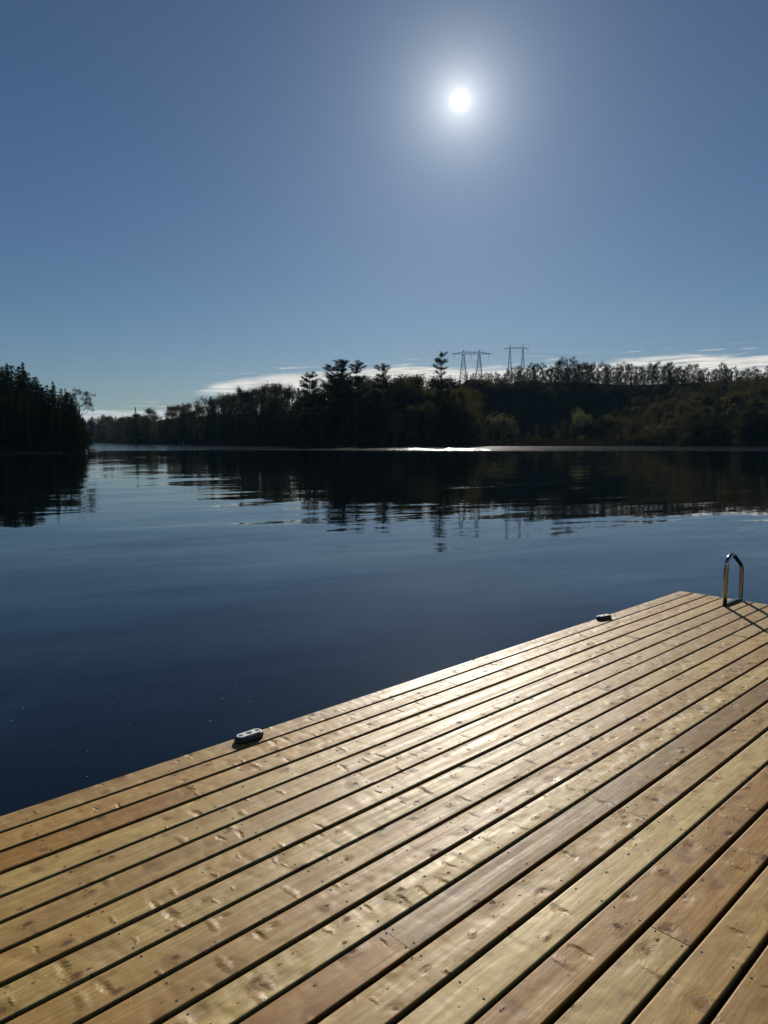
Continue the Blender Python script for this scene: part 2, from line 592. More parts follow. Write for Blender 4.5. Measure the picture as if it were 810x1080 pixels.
def tree_spruce(H=18, R=3.4, layers=46, dens=1.0, base=.06, power=.85, card=.55, droop=-.25):
    tr, cr = MB(), MB()
    lean = RNG.normal(0, .25, 2)
    tr.sweep([(0, 0, -.6), (lean[0] * .3, lean[1] * .3, H * .5), (lean[0], lean[1], H * .985)], [H * .013 + .05, H * .009, .03], 7)
    cs = []
    for i in range(layers):
        f = (i + RNG.uniform(0, .8)) / layers
        z = H * (base + (1 - base) * f)
        rr = R * max(0, 1 - f) ** power * RNG.uniform(.75, 1.1) + .12
        nb = int(RNG.integers(5, 8))
        a0 = RNG.uniform(0, 2 * PI)
        for k in range(nb):
            if RNG.random() > .93:
                continue
            a = a0 + 2 * PI * k / nb + RNG.normal(0, .25)
            L = rr * RNG.uniform(.55, 1.2)
            dirv = np.array([math.cos(a), math.sin(a), droop + RNG.normal(0, .12) + .3 * f])
            c0 = np.array([lean[0] * f, lean[1] * f, z])
            m = int(max(3, L * 9 * dens))
            t = RNG.uniform(.15, 1, m) ** .8
            pos = c0 + dirv[None, :] * (t * L)[:, None]
            pos[:, 2] += .12 * L * t * t
            pos += RNG.normal(0, .12 + .05 * L, (m, 3)) * np.array([1, 1, .6])
            cs.append(pos)
    cs.append(np.stack([RNG.normal(lean[0], .08, 10), RNG.normal(lean[1], .08, 10), H * RNG.uniform(.96, 1.005, 10)], 1))
    cr.cards(np.concatenate(cs), card, .3, .45)
    return tr, cr


def tree_pine(H=24, R=4.2, first=.35, layers=13, dens=1.0, card=.5, shape=None, fill=1.0):
    """white pine: bare lower trunk, irregular level plates of needles"""
    tr, cr = MB(), MB()
    lean = RNG.normal(0, .35, 2)
    tr.sweep([(0, 0, -.6), (lean[0] * .2, lean[1] * .2, H * .35), (lean[0] * .6, lean[1] * .6, H * .7), (lean[0], lean[1], H * .97)],
             [H * .016, H * .012, H * .008, .05], 8)
    cs = []
    for i in range(layers):
        f = (i + RNG.uniform(.1, .9)) / layers
        z = H * (first + (1 - first) * f * .985)
        prof = shape(f) if shape else (math.sin(PI * (.2 + .62 * f)) ** .7) * (1 - .34 * f)
        nb = int(RNG.integers(4, 7))
        a0 = RNG.uniform(0, 2 * PI)
        for k in range(nb):
            if RNG.random() > fill:
                continue
            a = a0 + 2 * PI * k / nb + RNG.normal(0, .35)
            L = R * prof * RNG.uniform(.45, 1.25) + .3
            ff = first + (1 - first) * f
            c0 = np.array([lean[0] * ff, lean[1] * ff, z])
            dv = np.array([math.cos(a), math.sin(a), .12 + .35 * f + RNG.normal(0, .1)])
            pts, _, _ = limb(tr, c0, dv, L, .035 + .012 * L, 4, .1, 3, .05, .3)
            pts = np.array(pts)
            m = int(max(8, L * 26 * dens))
            t = RNG.uniform(.3, 1.05, m) * 3
            i0 = np.clip(t.astype(int), 0, 2)
            pos = pts[i0] + (pts[i0 + 1] - pts[i0]) * (t - i0)[:, None]
            pos += RNG.normal(0, 1, (m, 3)) * np.array([.44, .44, .20]) * (.5 + .13 * L)
            pos[:, 2] += .15
            cs.append(pos)
    m = 40
    cs.append(np.stack([RNG.normal(lean[0], .45, m), RNG.normal(lean[1], .45, m), H * .965 + RNG.normal(0, .35, m)], 1))
    cr.cards(np.concatenate(cs), card, .5, .42)
    return tr, cr


def grow(tr, p, d, ln, r, depth, tips, spread=.75, up=.08, n=5, kids=(3, 4), shrink=.66):
    pts, d2, rad = limb(tr, p, d, ln, r, n, .16, 3, up * .4, .55)
    if depth == 0:
        tips.append((pts[-1], d2))
        tips.append((pts[-2], d2))
        return
    k = int(RNG.integers(kids[0], kids[1] + 1))
    for i in range(k):
        j = 3 if i < 2 else int(RNG.integers(1, 4))
        nd = d2 + rvec() * spread
        nd[2] += up
        nd /= np.linalg.norm(nd)
        grow(tr, pts[j], nd, ln * shrink * RNG.uniform(.8, 1.2), rad[j] * (.62 if i else .72), depth - 1, tips, spread, up, max(3, n - 1), kids, shrink)


def tree_broad(H=15, depth=3, leaves=14, card=.34, clear=.12, spread=.65, puff=.6, R=3.4, limbs=17, wander=.06):
    """broadleaf with a leader and limbs from low down; leaves per twig decide how bare it looks"""
    tr, cr = MB(), MB()
    tips = []
    lean = RNG.normal(0, .05, 2)
    pts, d, rad = limb(tr, (0, 0, -.6), (lean[0], lean[1], 1), H * .82, H * .013, 7, wander, 8, .02, .28)
    pts = np.array(pts)
    for i in range(limbs):
        f = clear + (1 - clear) * (i + RNG.uniform(.1, .9)) / limbs
        q = f * 8
        i0 = min(7, int(q))
        p = pts[i0] + (pts[i0 + 1] - pts[i0]) * (q - i0)
        env = (1 - (abs(f - .5) / .62) ** 2.2) * R * RNG.uniform(.55, 1.15)
        a = i * 2.4 + RNG.normal(0, .4)
        nd = np.array([math.cos(a), math.sin(a), .35 + .9 * f])
        nd /= np.linalg.norm(nd)
        grow(tr, p, nd, max(.8, env * .62), rad[i0] * .5, depth - 1, tips, spread, .12, 4, (3, 3), .6)
    P = np.array([t_[0] for t_ in tips])
    s = H / P[:, 2].max()
    if leaves > 0:
        pos = np.repeat(P, leaves, 0) + RNG.normal(0, puff, (len(P) * leaves, 3))
        cr.cards(pos, card, .15, .7)
    if leaves <= 3:                                   # fine twigs finish a bare crown
        for q, dd in tips:
            for _ in range(4):
                e = np.array(dd) + rvec() * .7 + np.array([0, 0, .3])
                e /= np.linalg.norm(e)
                cr.tube(q, np.array(q) + e * RNG.uniform(.6, 1.6), .016, .008, 3, False)
    for mb in (tr, cr):
        mb.v = [(a_ * s, b_ * s, c_ * s) for a_, b_, c_ in mb.v]
    return tr, cr


def tree_dome(H=7, W=6.5, count=1500, card=.3):
    """low dense round crown on short stems (bushy tree, shrub)"""
    tr, cr = MB(), MB()
    for i in range(6):
        a = RNG.uniform(0, 2 * PI)
        limb(tr, (RNG.normal(0, .15), RNG.normal(0, .15), -.5), (math.cos(a) * .45, math.sin(a) * .45, 1), H * .8, .09, 5, .15, 4, .05, .25)
    lob = [(RNG.normal(0, W * .2), RNG.normal(0, W * .2), H * RNG.uniform(.4, .72), W * RNG.uniform(.2, .34)) for _ in range(11)]
    cs = []
    for lx, ly, lz, lr in lob:
        m = count // 11
        d = RNG.normal(size=(m, 3))
        d /= np.linalg.norm(d, axis=1)[:, None]
        rr = lr * RNG.uniform(.35, 1.0, (m, 1)) ** .6
        cs.append(np.array([lx, ly, lz]) + d * rr * np.array([1, 1, .85]))
    pos = np.concatenate(cs)
    pos[:, 2] *= H / pos[:, 2].max()
    pos[:, 2] = np.maximum(pos[:, 2], .1)
    cr.cards(pos, card, .1, .7)
    return tr, cr


PROTO = {}


def proto(kind, trunk_mat, crown_mat, mbs, H):
    tr, cr = mbs
    PROTO.setdefault(kind, []).append((tr.mesh('trunk', trunk_mat, True), cr.mesh('crown', crown_mat), H))


for _ in range(5):
    proto('spruce', M_BARK, M_NEEDLE, tree_spruce(18, RNG.uniform(2.9, 4.0), 44, 1.15, .04, .8, .46), 18)
for _ in range(4):
    proto('cedar', M_BARK, M_NEEDLE, tree_spruce(16, RNG.uniform(3.0, 3.8), 46, 1.5, .02, .6, .40, -.08), 16)
for _ in range(4):
    proto('pine', M_BARK, M_NEEDLE_PINE, tree_pine(24, RNG.uniform(4.4, 5.4), RNG.uniform(.12, .2), 17, 3.0, .40), 24)
for _ in range(4):
    proto('olive', M_BARK, M_LEAF_OLIVE, tree_broad(15, 3, 22, .29, .08, puff=.52), 15)
for _ in range(4):
    proto('brown', M_BARK, M_LEAF_BROWN, tree_broad(14, 3, 11, .24, .12, puff=.45), 14)
for _ in range(5):
    proto('bare', M_TWIG, M_LEAF_BROWN, tree_broad(13, 3, 0, .2, .14, .6, .5, 2.9, 19, .09), 13)
for _ in range(2):
    proto('birch', M_BARK_PALE, M_LEAF_OLIVE, tree_broad(13, 3, 6, .3, .3, .5, .5, 2.6, 14), 13)
for _ in range(3):
    proto('bush', M_TWIG, M_LEAF_BROWN, tree_dome(6, 6.5, 1300, .34), 6)
for _ in range(2):
    proto('pale', M_TWIG, M_LEAF_PALE, tree_dome(6, 6.5, 2200, .26), 6)
for _ in range(2):
    proto('olivebush', M_TWIG, M_LEAF_OLIVE, tree_dome(6, 6.0, 1500, .34), 6)

NAMES = {'spruce': 'spruce_tree', 'cedar': 'cedar_tree', 'pine': 'pine_tree', 'olive': 'leafy_tree', 'brown': 'budding_tree', 'bare': 'bare_tree',
         'birch': 'birch_tree', 'bush': 'bush', 'pale': 'pale_tree', 'olivebush': 'bush'}


def plant(kind, px, depth, label, group=None, ytop=None, H=None, width=1.0, var=None, cat=None, pair=None):
    """a tree with trunk and crown standing on the land at a bearing and a distance"""
    x, y = bearing(px) * depth, depth
    z = gz(x, y)
    if H is None:
        H = (464 - ytop) / FPX * depth + CAM_Z - z
    H = max(1.2, H)
    t_me, c_me, h0 = pair if pair else PROTO[kind][int(RNG.integers(len(PROTO[kind]))) if var is None else var]
    s = H / h0
    nm = NAMES.get(kind, kind)
    r = thing(nm, label, cat or ('bush' if 'bush' in nm else 'tree'), (x, y, z - .1), RNG.uniform(0, 2 * PI), group)
    w = s * width
    r.scale = (w, w, s)
    link('trunk', t_me, r)
    link('crown', c_me, r)
    return r


def top_main(px):
    return np.interp(px, [100, 140, 165, 200, 230, 262, 290, 305, 330, 420, 440, 455, 480, 492, 500, 508],
                     [441, 439, 436, 427, 417, 415, 408, 412, 408, 400, 402, 403, 402, 410, 424, 440])


def front_main(px):
    return np.interp(px, *MAIN_FRONT)


# far inlet shore: seen through the gap beside the near point
INLET = ('dark green tree of the distant inlet shore beyond the near point', 'distant inlet shore trees')
for i in range(26):
    px = 78 + i * 3.2 + RNG.uniform(-1, 1)
    for row in range(2):
        dep = max(front_main(px), 480 if px < 130 else 0) + 14 + 24 * row
        yt = np.interp(px, [78, 100, 120, 140, 165], [441, 440, 440, 437, 436]) + RNG.uniform(-1.5, 4) + (0 if row else 5)
        plant(RNG.choice(['spruce', 'olive', 'olive', 'brown']), px, dep, INLET[0], INLET[1], ytop=yt, width=1.25)

# promontory in the middle: two rows of filler, then the trees one can name
FILL = {'spruce': ('dark pointed spruce in the crowd of the middle promontory', 'spruces of the middle promontory'),
        'olive': ('olive leafed tree in the crowd of the middle promontory', 'olive trees of the middle promontory'),
        'brown': ('brownish budding tree in the crowd of the middle promontory', 'budding trees of the middle promontory')}
for row, (back, lift, step) in enumerate([(48, 0, 6.5), (22, 8, 7.0), (6, 25, 6.5)]):
    px = 146.0 + 2 * row
    while px < 503:
        dep = front_main(px) + back + RNG.uniform(-4, 6)
        yt = top_main(px) + lift + RNG.normal(0, 2.4) + max(0, RNG.normal(0, 3))
        if row == 2:
            kd = RNG.choice(['spruce', 'olive', 'brown'], p=[.62, .2, .18])
            yt = max(yt, top_main(px) + 14)
        else:
            kd = RNG.choice(['spruce', 'olive', 'brown'], p=[.3, .48, .22])
        if yt < 462:
            plant(kd, px, dep, *FILL[kd], ytop=min(yt, 456), width=1.35 if kd == 'spruce' else 1.3)
        px += step * RNG.uniform(.8, 1.25)

plant('spruce', 143.5, 372, 'slim dark spruce poking above the far tip of the promontory', ytop=430, width=.7)
plant('spruce', 193, 330, 'dark spruce with a rounded tip above the fishing boat', ytop=425)
plant('spruce', 223, 300, 'broad dark evergreen at the low end of the white cloud', ytop=419, width=1.2)
plant('bare', 252, 290, 'thin leafless treetop against the low cloud, beside a broad evergreen', ytop=412)
plant('brown', 288, 262, 'rounded twiggy treetop standing against the middle of the cloud', ytop=407)
plant('bare', 308, 258, 'leafless treetop just beside the stand of tall pines', ytop=410)
plant('pine', 327, 224, 'broad headed dark pine, lowest of the tall pine stand', ytop=397, width=1.0, var=0)
plant('pine', 352, 222, 'dark pine with a double top, beside the tallest of the stand', ytop=388, width=.95, var=1)
plant('pine', 361, 220, 'tallest dark pine of the stand in the middle promontory', ytop=384, width=1.0, var=2)
plant('pine', 375, 224, 'feathery dark pine on the lake-facing edge of the tall stand', ytop=386, width=.9, var=3)
plant('pine', 403, 221, 'dark pine standing apart between the tall stand and the lone pine', ytop=388, width=.85, var=1)
plant('spruce', 340, 216, 'dense dark evergreen at the foot of the tall pine stand', ytop=418, width=1.3)
plant('spruce', 368, 215, 'black evergreen filling the base of the tall pines', ytop=412, width=1.4)
plant('spruce', 395, 216, 'black evergreen below the pine that stands apart', ytop=408, width=1.3)
plant('olive', 422, 232, 'pale olive rounded treetop between two dark pines', ytop=399)
plant('olive', 441, 236, 'olive treetop with a soft domed outline beside the lone pine', ytop=400)
plant('pale', 418, 209, 'small pale round tree standing in front of the dark evergreens', ytop=430, width=.5)
plant('olive', 488, 214, 'olive leafed tree at the outer end of the promontory', ytop=414, width=.85)
lone = tree_pine(26, 3.9, .30, 15, 1.5, .5, shape=lambda f: (.95 - .35 * f if f < .45 else (.62 if f < .78 else (.55 if f > .88 else .22))), fill=.8)
lone_pair = (lone[0].mesh('trunk', M_BARK, True), lone[1].mesh('crown', M_NEEDLE_PINE), 26)
plant('pine', 467, 214, 'tall lone pine with a bare trunk and small tufted top', ytop=377, width=.95, pair=lone_pair)
for px, yt in ((231, 452), (371, 449), (362, 452)):
    plant('birch', px, front_main(px) + 4, {231: 'pale stemmed birch at the waterline below the broad evergreen', 371: 'pale stemmed birch at the foot of the tall pines, nearer the lone pine',
                                              362: 'pale stemmed birch at the foot of the tallest pine'}[px], ytop=yt - 8)

# ridge and bank to the right
RIDGE = {'bare': ('bare grey tree in the row along the skyline ridge', 'bare trees along the ridge'),
         'brown': ('twiggy brown tree in the row along the skyline ridge', 'brown trees along the ridge'),
         'spruce': ('dark conifer among the bare trees of the skyline ridge', 'conifers along the ridge')}
TOP_R = ([505, 530, 560, 600, 640, 660, 700, 740, 780, 815, 860], [394, 393, 388, 384, 387, 388, 387, 389, 390, 390, 391])
for row, (back, lift, step) in enumerate([(46, 2, 5.0), (28, 0, 5.0), (10, 6, 5.0), (20, 13, 4.6)]):
    px = 490.0 + 2 * row
    while px < 870:
        dep = front_main(px) + 106 + back + RNG.uniform(-5, 5)
        yt = np.interp(px, *TOP_R) + lift + RNG.normal(0, 2.6)
        kd = RNG.choice(['bare', 'brown', 'spruce'], p=[.56, .36, .08] if row < 3 else [.1, .8, .1])
        plant(kd, px, dep, *RIDGE[kd], ytop=yt, width=.95 if kd != 'spruce' else .9)
        px += step * RNG.uniform(.7, 1.3)
plant('spruce', 638, 352, 'single dark conifer poking above the bare ridge trees below the cloud edge', ytop=385, width=.8)
plant('spruce', 703, 352, 'dark round topped conifer on the ridge under the cloud streaks', ytop=386, width=1.1)
plant('spruce', 762, 352, 'dark narrow conifer on the ridge farthest from the pylons', ytop=385, width=.85)
plant('bare', 606, 350, 'tall spreading bare tree, highest on the ridge beyond the pylons', ytop=380)

BANKROW = {'bush': ('brownish bush on the upper edge of the open bank', 'bushes on the upper bank'),
           'olivebush': ('olive bush on the upper edge of the open bank', 'olive bushes on the upper bank')}
px = 500.0
while px < 860:
    kd = RNG.choice(['bush', 'olivebush'], p=[.7, .3])
    dep = front_main(px) + 102 + RNG.uniform(-8, 14)
    plant(kd, px, dep, *BANKROW[kd], H=RNG.uniform(3.2, 5.6))
    px += 5.0 * RNG.uniform(.7, 1.4)

BANKWOOD = {'olive': ('olive leafed tree halfway up the wooded end of the bank', 'olive trees up the bank'),
            'brown': ('brownish budding tree halfway up the wooded end of the bank', 'budding trees up the bank'),
            'spruce': ('dark conifer halfway up the wooded end of the bank', 'conifers up the bank')}
SHORE = {'olive': ('olive leafed tree on the shore below the dark bank', 'olive trees on the bank shore'),
         'brown': ('brownish budding tree on the shore below the dark bank', 'budding trees on the bank shore'),
         'spruce': ('dark conifer on the shore below the dark bank', 'conifers on the bank shore'),
         'bush': ('brown bush at the water edge below the dark bank', 'bushes on the bank shore')}
TOP_S = ([500, 520, 545, 570, 625, 645, 680, 720, 750, 790, 860], [442, 438, 446, 450, 449, 440, 434, 424, 418, 414, 410])
for row, (back, lift, step) in enumerate([(45, 0, 8.5), (22, 8, 8.5), (6, 17, 8.0)]):
    px = 508.0 + 3 * row
    while px < 870:
        dep = front_main(px) + back + RNG.uniform(-4, 6)
        yt = np.interp(px, *TOP_S) + lift + RNG.normal(0, 3.0)
        inner = 545 < px < 640
        kd = RNG.choice(['olive', 'brown', 'spruce', 'bush'], p=[.1, .15, .6, .15] if inner else [.3, .36, .22, .12])
        if yt < 464:
            plant(kd, px, dep, *SHORE[kd], ytop=min(yt, 458), width=1.25)
        px += step * RNG.uniform(.75, 1.3)
for row, (back, lift) in enumerate([(62, 0), (80, -7), (94, -12)]):
    px = 648.0 + 4 * row
    while px < 870:
        dep = front_main(px) + back + RNG.uniform(-5, 5)
        yt = np.interp(px, [640, 680, 720, 760, 870], [436, 428, 418, 412, 408]) + lift + RNG.normal(0, 2.5)
        kd = RNG.choice(['olive', 'brown', 'spruce'], p=[.36, .5, .14])
        plant(kd, px, dep, *BANKWOOD[kd], ytop=max(yt, 399), width=1.25)
        px += 8.5 * RNG.uniform(.75, 1.3)
plant('pale', 610, 292, 'small pale green round tree alone on the dark bank', ytop=428, width=.62, var=0)
plant('pale', 527, 275, 'pale brown round tree low on the bank near the promontory', ytop=437, width=1.0, var=1)
plant('olivebush', 642, 286, 'olive round bush where the shore trees start under the bank', ytop=436, width=1.2)

# undergrowth covering the open bank: nobody could count it
ug = MB()
pts = []
while len(pts) < 26000:
    px = RNG.uniform(495, 870, 4000)
    dep = np.interp(px, *MAIN_FRONT) + RNG.uniform(4, 116, 4000)
    x = (px - 405) / 753 * dep
    z = ground_z(x, dep)
    pts.extend(np.stack([x, dep, z + RNG.uniform(.05, .9, 4000)], 1)[z > .3])
ug.cards(np.array(pts[:26000]), .75, .1, .7)
o = ug.build('undergrowth', foliage_mat('scrub', (.025, .026, .014), (.05, .045, .025), .15))
tag(o, 'low scrub covering the shaded bank below the ridge', 'undergrowth', kind='stuff')
ug = MB()
pts = []
for _ in range(12):
    px = RNG.uniform(-80, 505, 3000)
    dep = np.where(px < 85, 131 + RNG.uniform(0, 30, 3000), np.interp(px, *MAIN_FRONT) + RNG.uniform(1, 16, 3000))
    x = (px - 405) / 753 * dep
    z = ground_z(x, dep)
    pts.extend(np.stack([x, dep, z + RNG.uniform(.05, 1.6, 3000) ** 1.0], 1)[z > .15])
ug.cards(np.array(pts), .6, .1, .7)
o = ug.build('undergrowth', bpy.data.materials['scrub'])
tag(o, 'low dark scrub along the waterline of the wooded points', 'undergrowth', kind='stuff')

# near point on the left
POINT = {'cedar': ('dense black cedar massed on the near wooded point', 'cedars on the near point'),
         'spruce': ('black ragged spruce massed on the near wooded point', 'spruces on the near point'),
         'olive': ('dark leafy tree massed on the near wooded point', 'leafy trees on the near point')}
TOP_L = ([-150, -60, 0, 10, 28, 36, 44, 50, 60, 70, 78, 84, 90], [380, 392, 391, 388, 388, 396, 405, 406, 408, 413, 421, 436, 452])
for row, (back, lift, step) in enumerate([(34, 0, 7.5), (16, 4, 8.0), (5, 24, 8.0)]):
    px = -150.0 + 3 * row
    lim = (78, 80, 84)[row]
    while px < lim:
        edge = max(0, px - 62) * 1.0
        dep = 131 + back * (1 if px < 60 else .7) + RNG.uniform(-1, 4) + (6 if px > 70 else 0)
        yt = np.interp(px, *TOP_L) + lift + max(-1, RNG.normal(0, 3))
        kd = RNG.choice(['cedar', 'spruce', 'olive'], p=[.6, .36, .04] if row == 2 else [.5, .5, 0])
        if yt < 468:
            plant(kd, px, dep, *POINT[kd], ytop=yt, width=1.35)
        px += step * RNG.uniform(.7, 1.2)
plant('spruce', 10, 160, 'ragged dark spruce, one of two peaks on the near point, by the picture edge', ytop=384.5, width=.95, var=0)
plant('spruce', 27, 158, 'ragged dark spruce, highest peak nearest the lake end of the near point', ytop=384, width=1.0, var=1)
plant('spruce', 57, 152, 'dark spruce tip halfway down the outline of the near point', ytop=403, width=.8, var=2)
plant('spruce', 71, 150, 'narrow spruce tip beside the leaning bare tree', ytop=410, width=.65, var=3)
for px, dep, yt in ((73, 147, 414), (77, 145, 420), (81, 142, 428), (84.5, 140, 438), (87.5, 138, 449), (83, 136, 446), (79, 135, 440), (73, 134, 436)):
    plant('cedar', px, dep, *POINT['cedar'], ytop=yt, width=1.5)

# the leaning bare tree at the end of the point
tr, cr = MB(), MB()
tips = []
p, d, rad = limb(tr, (0, 0, -.5), (.10, 0, 1), 9.2, .17, 7, .05, 5, 0, .6)
for k, nd in enumerate([(-.8, .2, 1.1), (.9, .1, .75), (1.25, -.3, .35), (.1, .5, 1.2), (-.25, -.5, 1.2), (.6, .6, 1.0), (1.0, .3, .5)]):
    nd = np.array(nd)
    grow(tr, p[-1 if k < 5 else -2], nd / np.linalg.norm(nd), 1.7, rad[-1] * .6, 3, tips, .62, .06, 5, (3, 4), .62)
for q, dd in tips:
    for _ in range(2):
        e = np.array(dd) + rvec() * .8
        cr.tube(q, np.array(q) + e / np.linalg.norm(e) * RNG.uniform(.2, .5), .018, .008, 3, False)
P = np.array([q for q, _ in tips])
cr.cards(np.repeat(P, 2, 0) + RNG.normal(0, .18, (len(P) * 2, 3)), .15, .1, .7)
x, y = bearing(84) * 148, 148
r = thing('bare_tree', 'leafless tree with a spreading crown leaning out from the near point', 'tree', (x, y, gz(x, y)))
top_z = max(v[2] for v in cr.v)
s = ((464 - 407) / FPX * 146 + CAM_Z - gz(x, y)) / top_z
r.scale = (s, s, s)
tr.build('trunk', M_TWIG, r, True)
cr.build('crown', M_TWIG, r)


# shore rocks
def rock_mesh(seed):
    rg = np.random.default_rng(seed)
    import bmesh
    bm = bmesh.new()
    bmesh.ops.create_icosphere(bm, subdivisions=3, radius=1)
    k = rg.uniform(0, 6, 6)
    for v in bm.verts:
        c = v.co
        w = 1 + .22 * math.sin(c.x * 3 + k[0]) * math.cos(c.y * 2.6 + k[1]) + .12 * math.sin(c.z * 5 + c.x * 4 + k[2]) + .05 * math.sin(c.y * 11 + k[3])
        v.co = Vector((c.x * w * 1.3, c.y * w, c.z * w * .65))
    me = bpy.data.meshes.new('shore_rock')
    bm.to_mesh(me)
    bm.free()
    me.materials.append(M_ROCK)
    return me


for i, (px, dep, s, lb) in enumerate([(236, 268, 1.3, 'grey boulder at the waterline under the pale birch'), (358, 211, 1.1, 'grey boulder at the waterline below the tallest pine'),
                                      (373, 211, .8, 'smaller grey boulder at the foot of the tall pines')]):
    o = link('shore_rock', rock_mesh(i))
    o.location = (bearing(px) * dep, dep, .15)
    o.scale = (s, s, s)
    o.rotation_euler = (0, 0, i * 1.3)
    tag(o, lb, 'rock')


# ------------------------------------------------------------------ pylons and lines
def pylon(px, depth, ytop, label, half_arm, leg_sp, arm_drop, rot):
    x, y = bearing(px) * depth, depth
    z = gz(x, y)
    top = (464 - ytop) / FPX * depth + CAM_Z
    H = top - z
    root = thing('transmission_pylon', label, 'pylon', (x, y, z), rot, 'steel pylons beyond the ridge')
    arm_z = H - arm_drop
    for sx in (-1, 1):
        m = MB()
        cx = sx * leg_sp / 2
        nseg = 9
        rows = []
        for i in range(nseg + 1):
            f = i / nseg
            w = 2.6 * (1 - f) ** 1.1 + .55
            zz = arm_z * f
            rows.append([Vector((cx + a * w - sx * 0 , b * w, zz)) for a, b in ((-1, -1), (1, -1), (1, 1), (-1, 1))])
        for i in range(nseg):
            for k in range(4):
                m.tube(rows[i][k], rows[i + 1][k], .17, n=4, cap=False)
                m.tube(rows[i][k], rows[i + 1][(k + 1) % 4], .09, n=4, cap=False)
                m.tube(rows[i][(k + 1) % 4], rows[i + 1][k], .09, n=4, cap=False)
                m.tube(rows[i + 1][k], rows[i + 1][(k + 1) % 4], .09, n=4, cap=False)
        m.build('leg', M_GALV, root)
        q = MB()
        for a, b in ((-1, -1), (1, -1), (1, 1), (-1, 1)):
            q.tube((cx + a * .55, b * .55, arm_z + .9), (cx, 0, H), .14, n=4)
        q.tube((cx - .35, 0, H - 1.3), (cx + .35, 0, H - 1.3), .1, n=4)
        q.build('peak', M_GALV, root)
    m = MB()
    n = 18
    lo, up = [], []
    for i in range(n + 1):
        f = -1 + 2 * i / n
        h = 1.25 * (1 - max(0, (abs(f) - .45) / .55)) + .1
        lo.append((f * half_arm, h, arm_z - .1 * (1 - abs(f))))
        up.append((f * half_arm, h))
    for sy in (-1, 1):
        for i in range(n):
            a0, h0, z0 = lo[i]
            a1, h1, z1 = lo[i + 1]
            m.tube((a0, sy * h0 * .45, z0), (a1, sy * h1 * .45, z1), .15, n=4, cap=False)
            m.tube((a0, sy * h0 * .45, z0 + h0), (a1, sy * h1 * .45, z1 + h1), .15, n=4, cap=False)
            if i % 2:
                m.tube((a0, sy * h0 * .45, z0), (a1, sy * h1 * .45, z1 + h1), .09, n=4, cap=False)
            else:
                m.tube((a0, sy * h0 * .45, z0 + h0), (a1, sy * h1 * .45, z1), .09, n=4, cap=False)
            m.tube((a0, -h0 * .45, z0), (a0, h0 * .45, z0), .08, n=4, cap=False)
    m.build('crossarm', M_GALV, root)
    ends = []
    for f in (-.86, 0.0, .86):
        q = MB()
        fx = f * half_arm
        for i in range(10):
            q.tube((fx, 0, arm_z - .2 - i * .3), (fx, 0, arm_z - .45 - i * .3), .16, .07, n=6)
        q.build('insulator', M_PORC, root)
        ends.append(Vector((fx, 0, arm_z - 3.3)))
    for sx in (-1, 1):
        ends.append(Vector((sx * leg_sp / 2, 0, H)))
    mt = Matrix.Translation((x, y, z)) @ Matrix.Rotation(rot, 4, 'Z')
    return [mt @ e for e in ends]


e1 = pylon(496, 500, 371, 'nearer lattice pylon with a wide crossarm, beside the lone pine', 13.8, 10.9, 2.9, .0)
e2 = pylon(543, 780, 365, 'farther lattice pylon standing higher beyond the ridge trees', 13.6, 14.0, 5.0, .0)
spots = [(1120, 560, 78), (1120, 590, 70), (1120, 620, 60), (1120, 575, 96), (1120, 605, 92)]
wire_lb = ['outer power cable hanging lowest across the cloud', 'power cable between the pylons and the ridge sky, second lowest', 'middle power cable crossing the blue sky above the ridge',
           'thin shield wire crossing the blue sky, highest of all', 'thin shield wire crossing the blue sky, second highest']
for k in range(5):
    m = MB()
    a, b = e1[k], e2[k]
    far = Vector((330 + 12 * k, 555 + 14 * k, (78, 73, 69, 92, 88)[k]))
    pts = []
    for i in range(15):
        f = i / 14
        q = a.lerp(b, f)
        q.z -= 4 * f * (1 - f) * 5
        pts.append(q)
    for i in range(1, 25):
        f = i / 24
        q = b.lerp(far, f)
        q.z -= 4 * f * (1 - f) * 7
        pts.append(q)
    m.sweep(pts, .03, 5)
    o = m.build('power_cable', M_CABLE)
    tag(o, wire_lb[k], 'power cable', 'power cables strung over the ridge')


# ------------------------------------------------------------------ boat, angler, buoy, sunken log
def boat(px, depth):
    x, y = bearing(px) * depth, depth
    root = thing('fishing_boat', 'small dark fishing boat floating before the promontory shore', 'boat', (x, y, 0), math.radians(8))
    m = MB()
    n = 12
    st = []
    for i in range(n + 1):
        f = i / n
        X = -2.1 + 4.2 * f
        w = .72 * (1 - max(0, (f - .5) / .5) ** 2.2) + .02
        sheer = .48 + .22 * max(0, f - .4) ** 1.5
        st.append([(X, -w, sheer), (X, -w * .82, .12), (X, -w * .3, -.16), (X, w * .3, -.16), (X, w * .82, .12), (X, w, sheer),
                   (X, w * .93, sheer), (X, w * .72, .1), (X, 0, .02), (X, -w * .72, .1), (X, -w * .93, sheer)])
    k = len(st[0])
    for row in st:
        m.v.extend(row)
    for i in range(n):
        for j in range(k):
            j2 = (j + 1) % k
            m.f.append((i * k + j, (i + 1) * k + j, (i + 1) * k + j2, i * k + j2))
    m.f.append(tuple(range(k)))
    m.f.append(tuple(n * k + j for j in reversed(range(k))))
    m.build('hull', M_BOAT, root)
    for X in (-1.1, .1):
        b = MB()
        b.box((X, 0, .36), (.28, 1.22, .04))
        b.build('thwart', M_BOATIN, root)
    b = MB()
    b.box((-2.22, 0, .62), (.26, .24, .34))
    b.tube((-2.2, 0, .5), (-2.22, 0, -.4), .06, n=8)
    b.box((-2.1, 0, .5), (.14, .18, .16))
    b.build('outboard_motor', M_BOAT, root)
    return root


boat(193, 318)


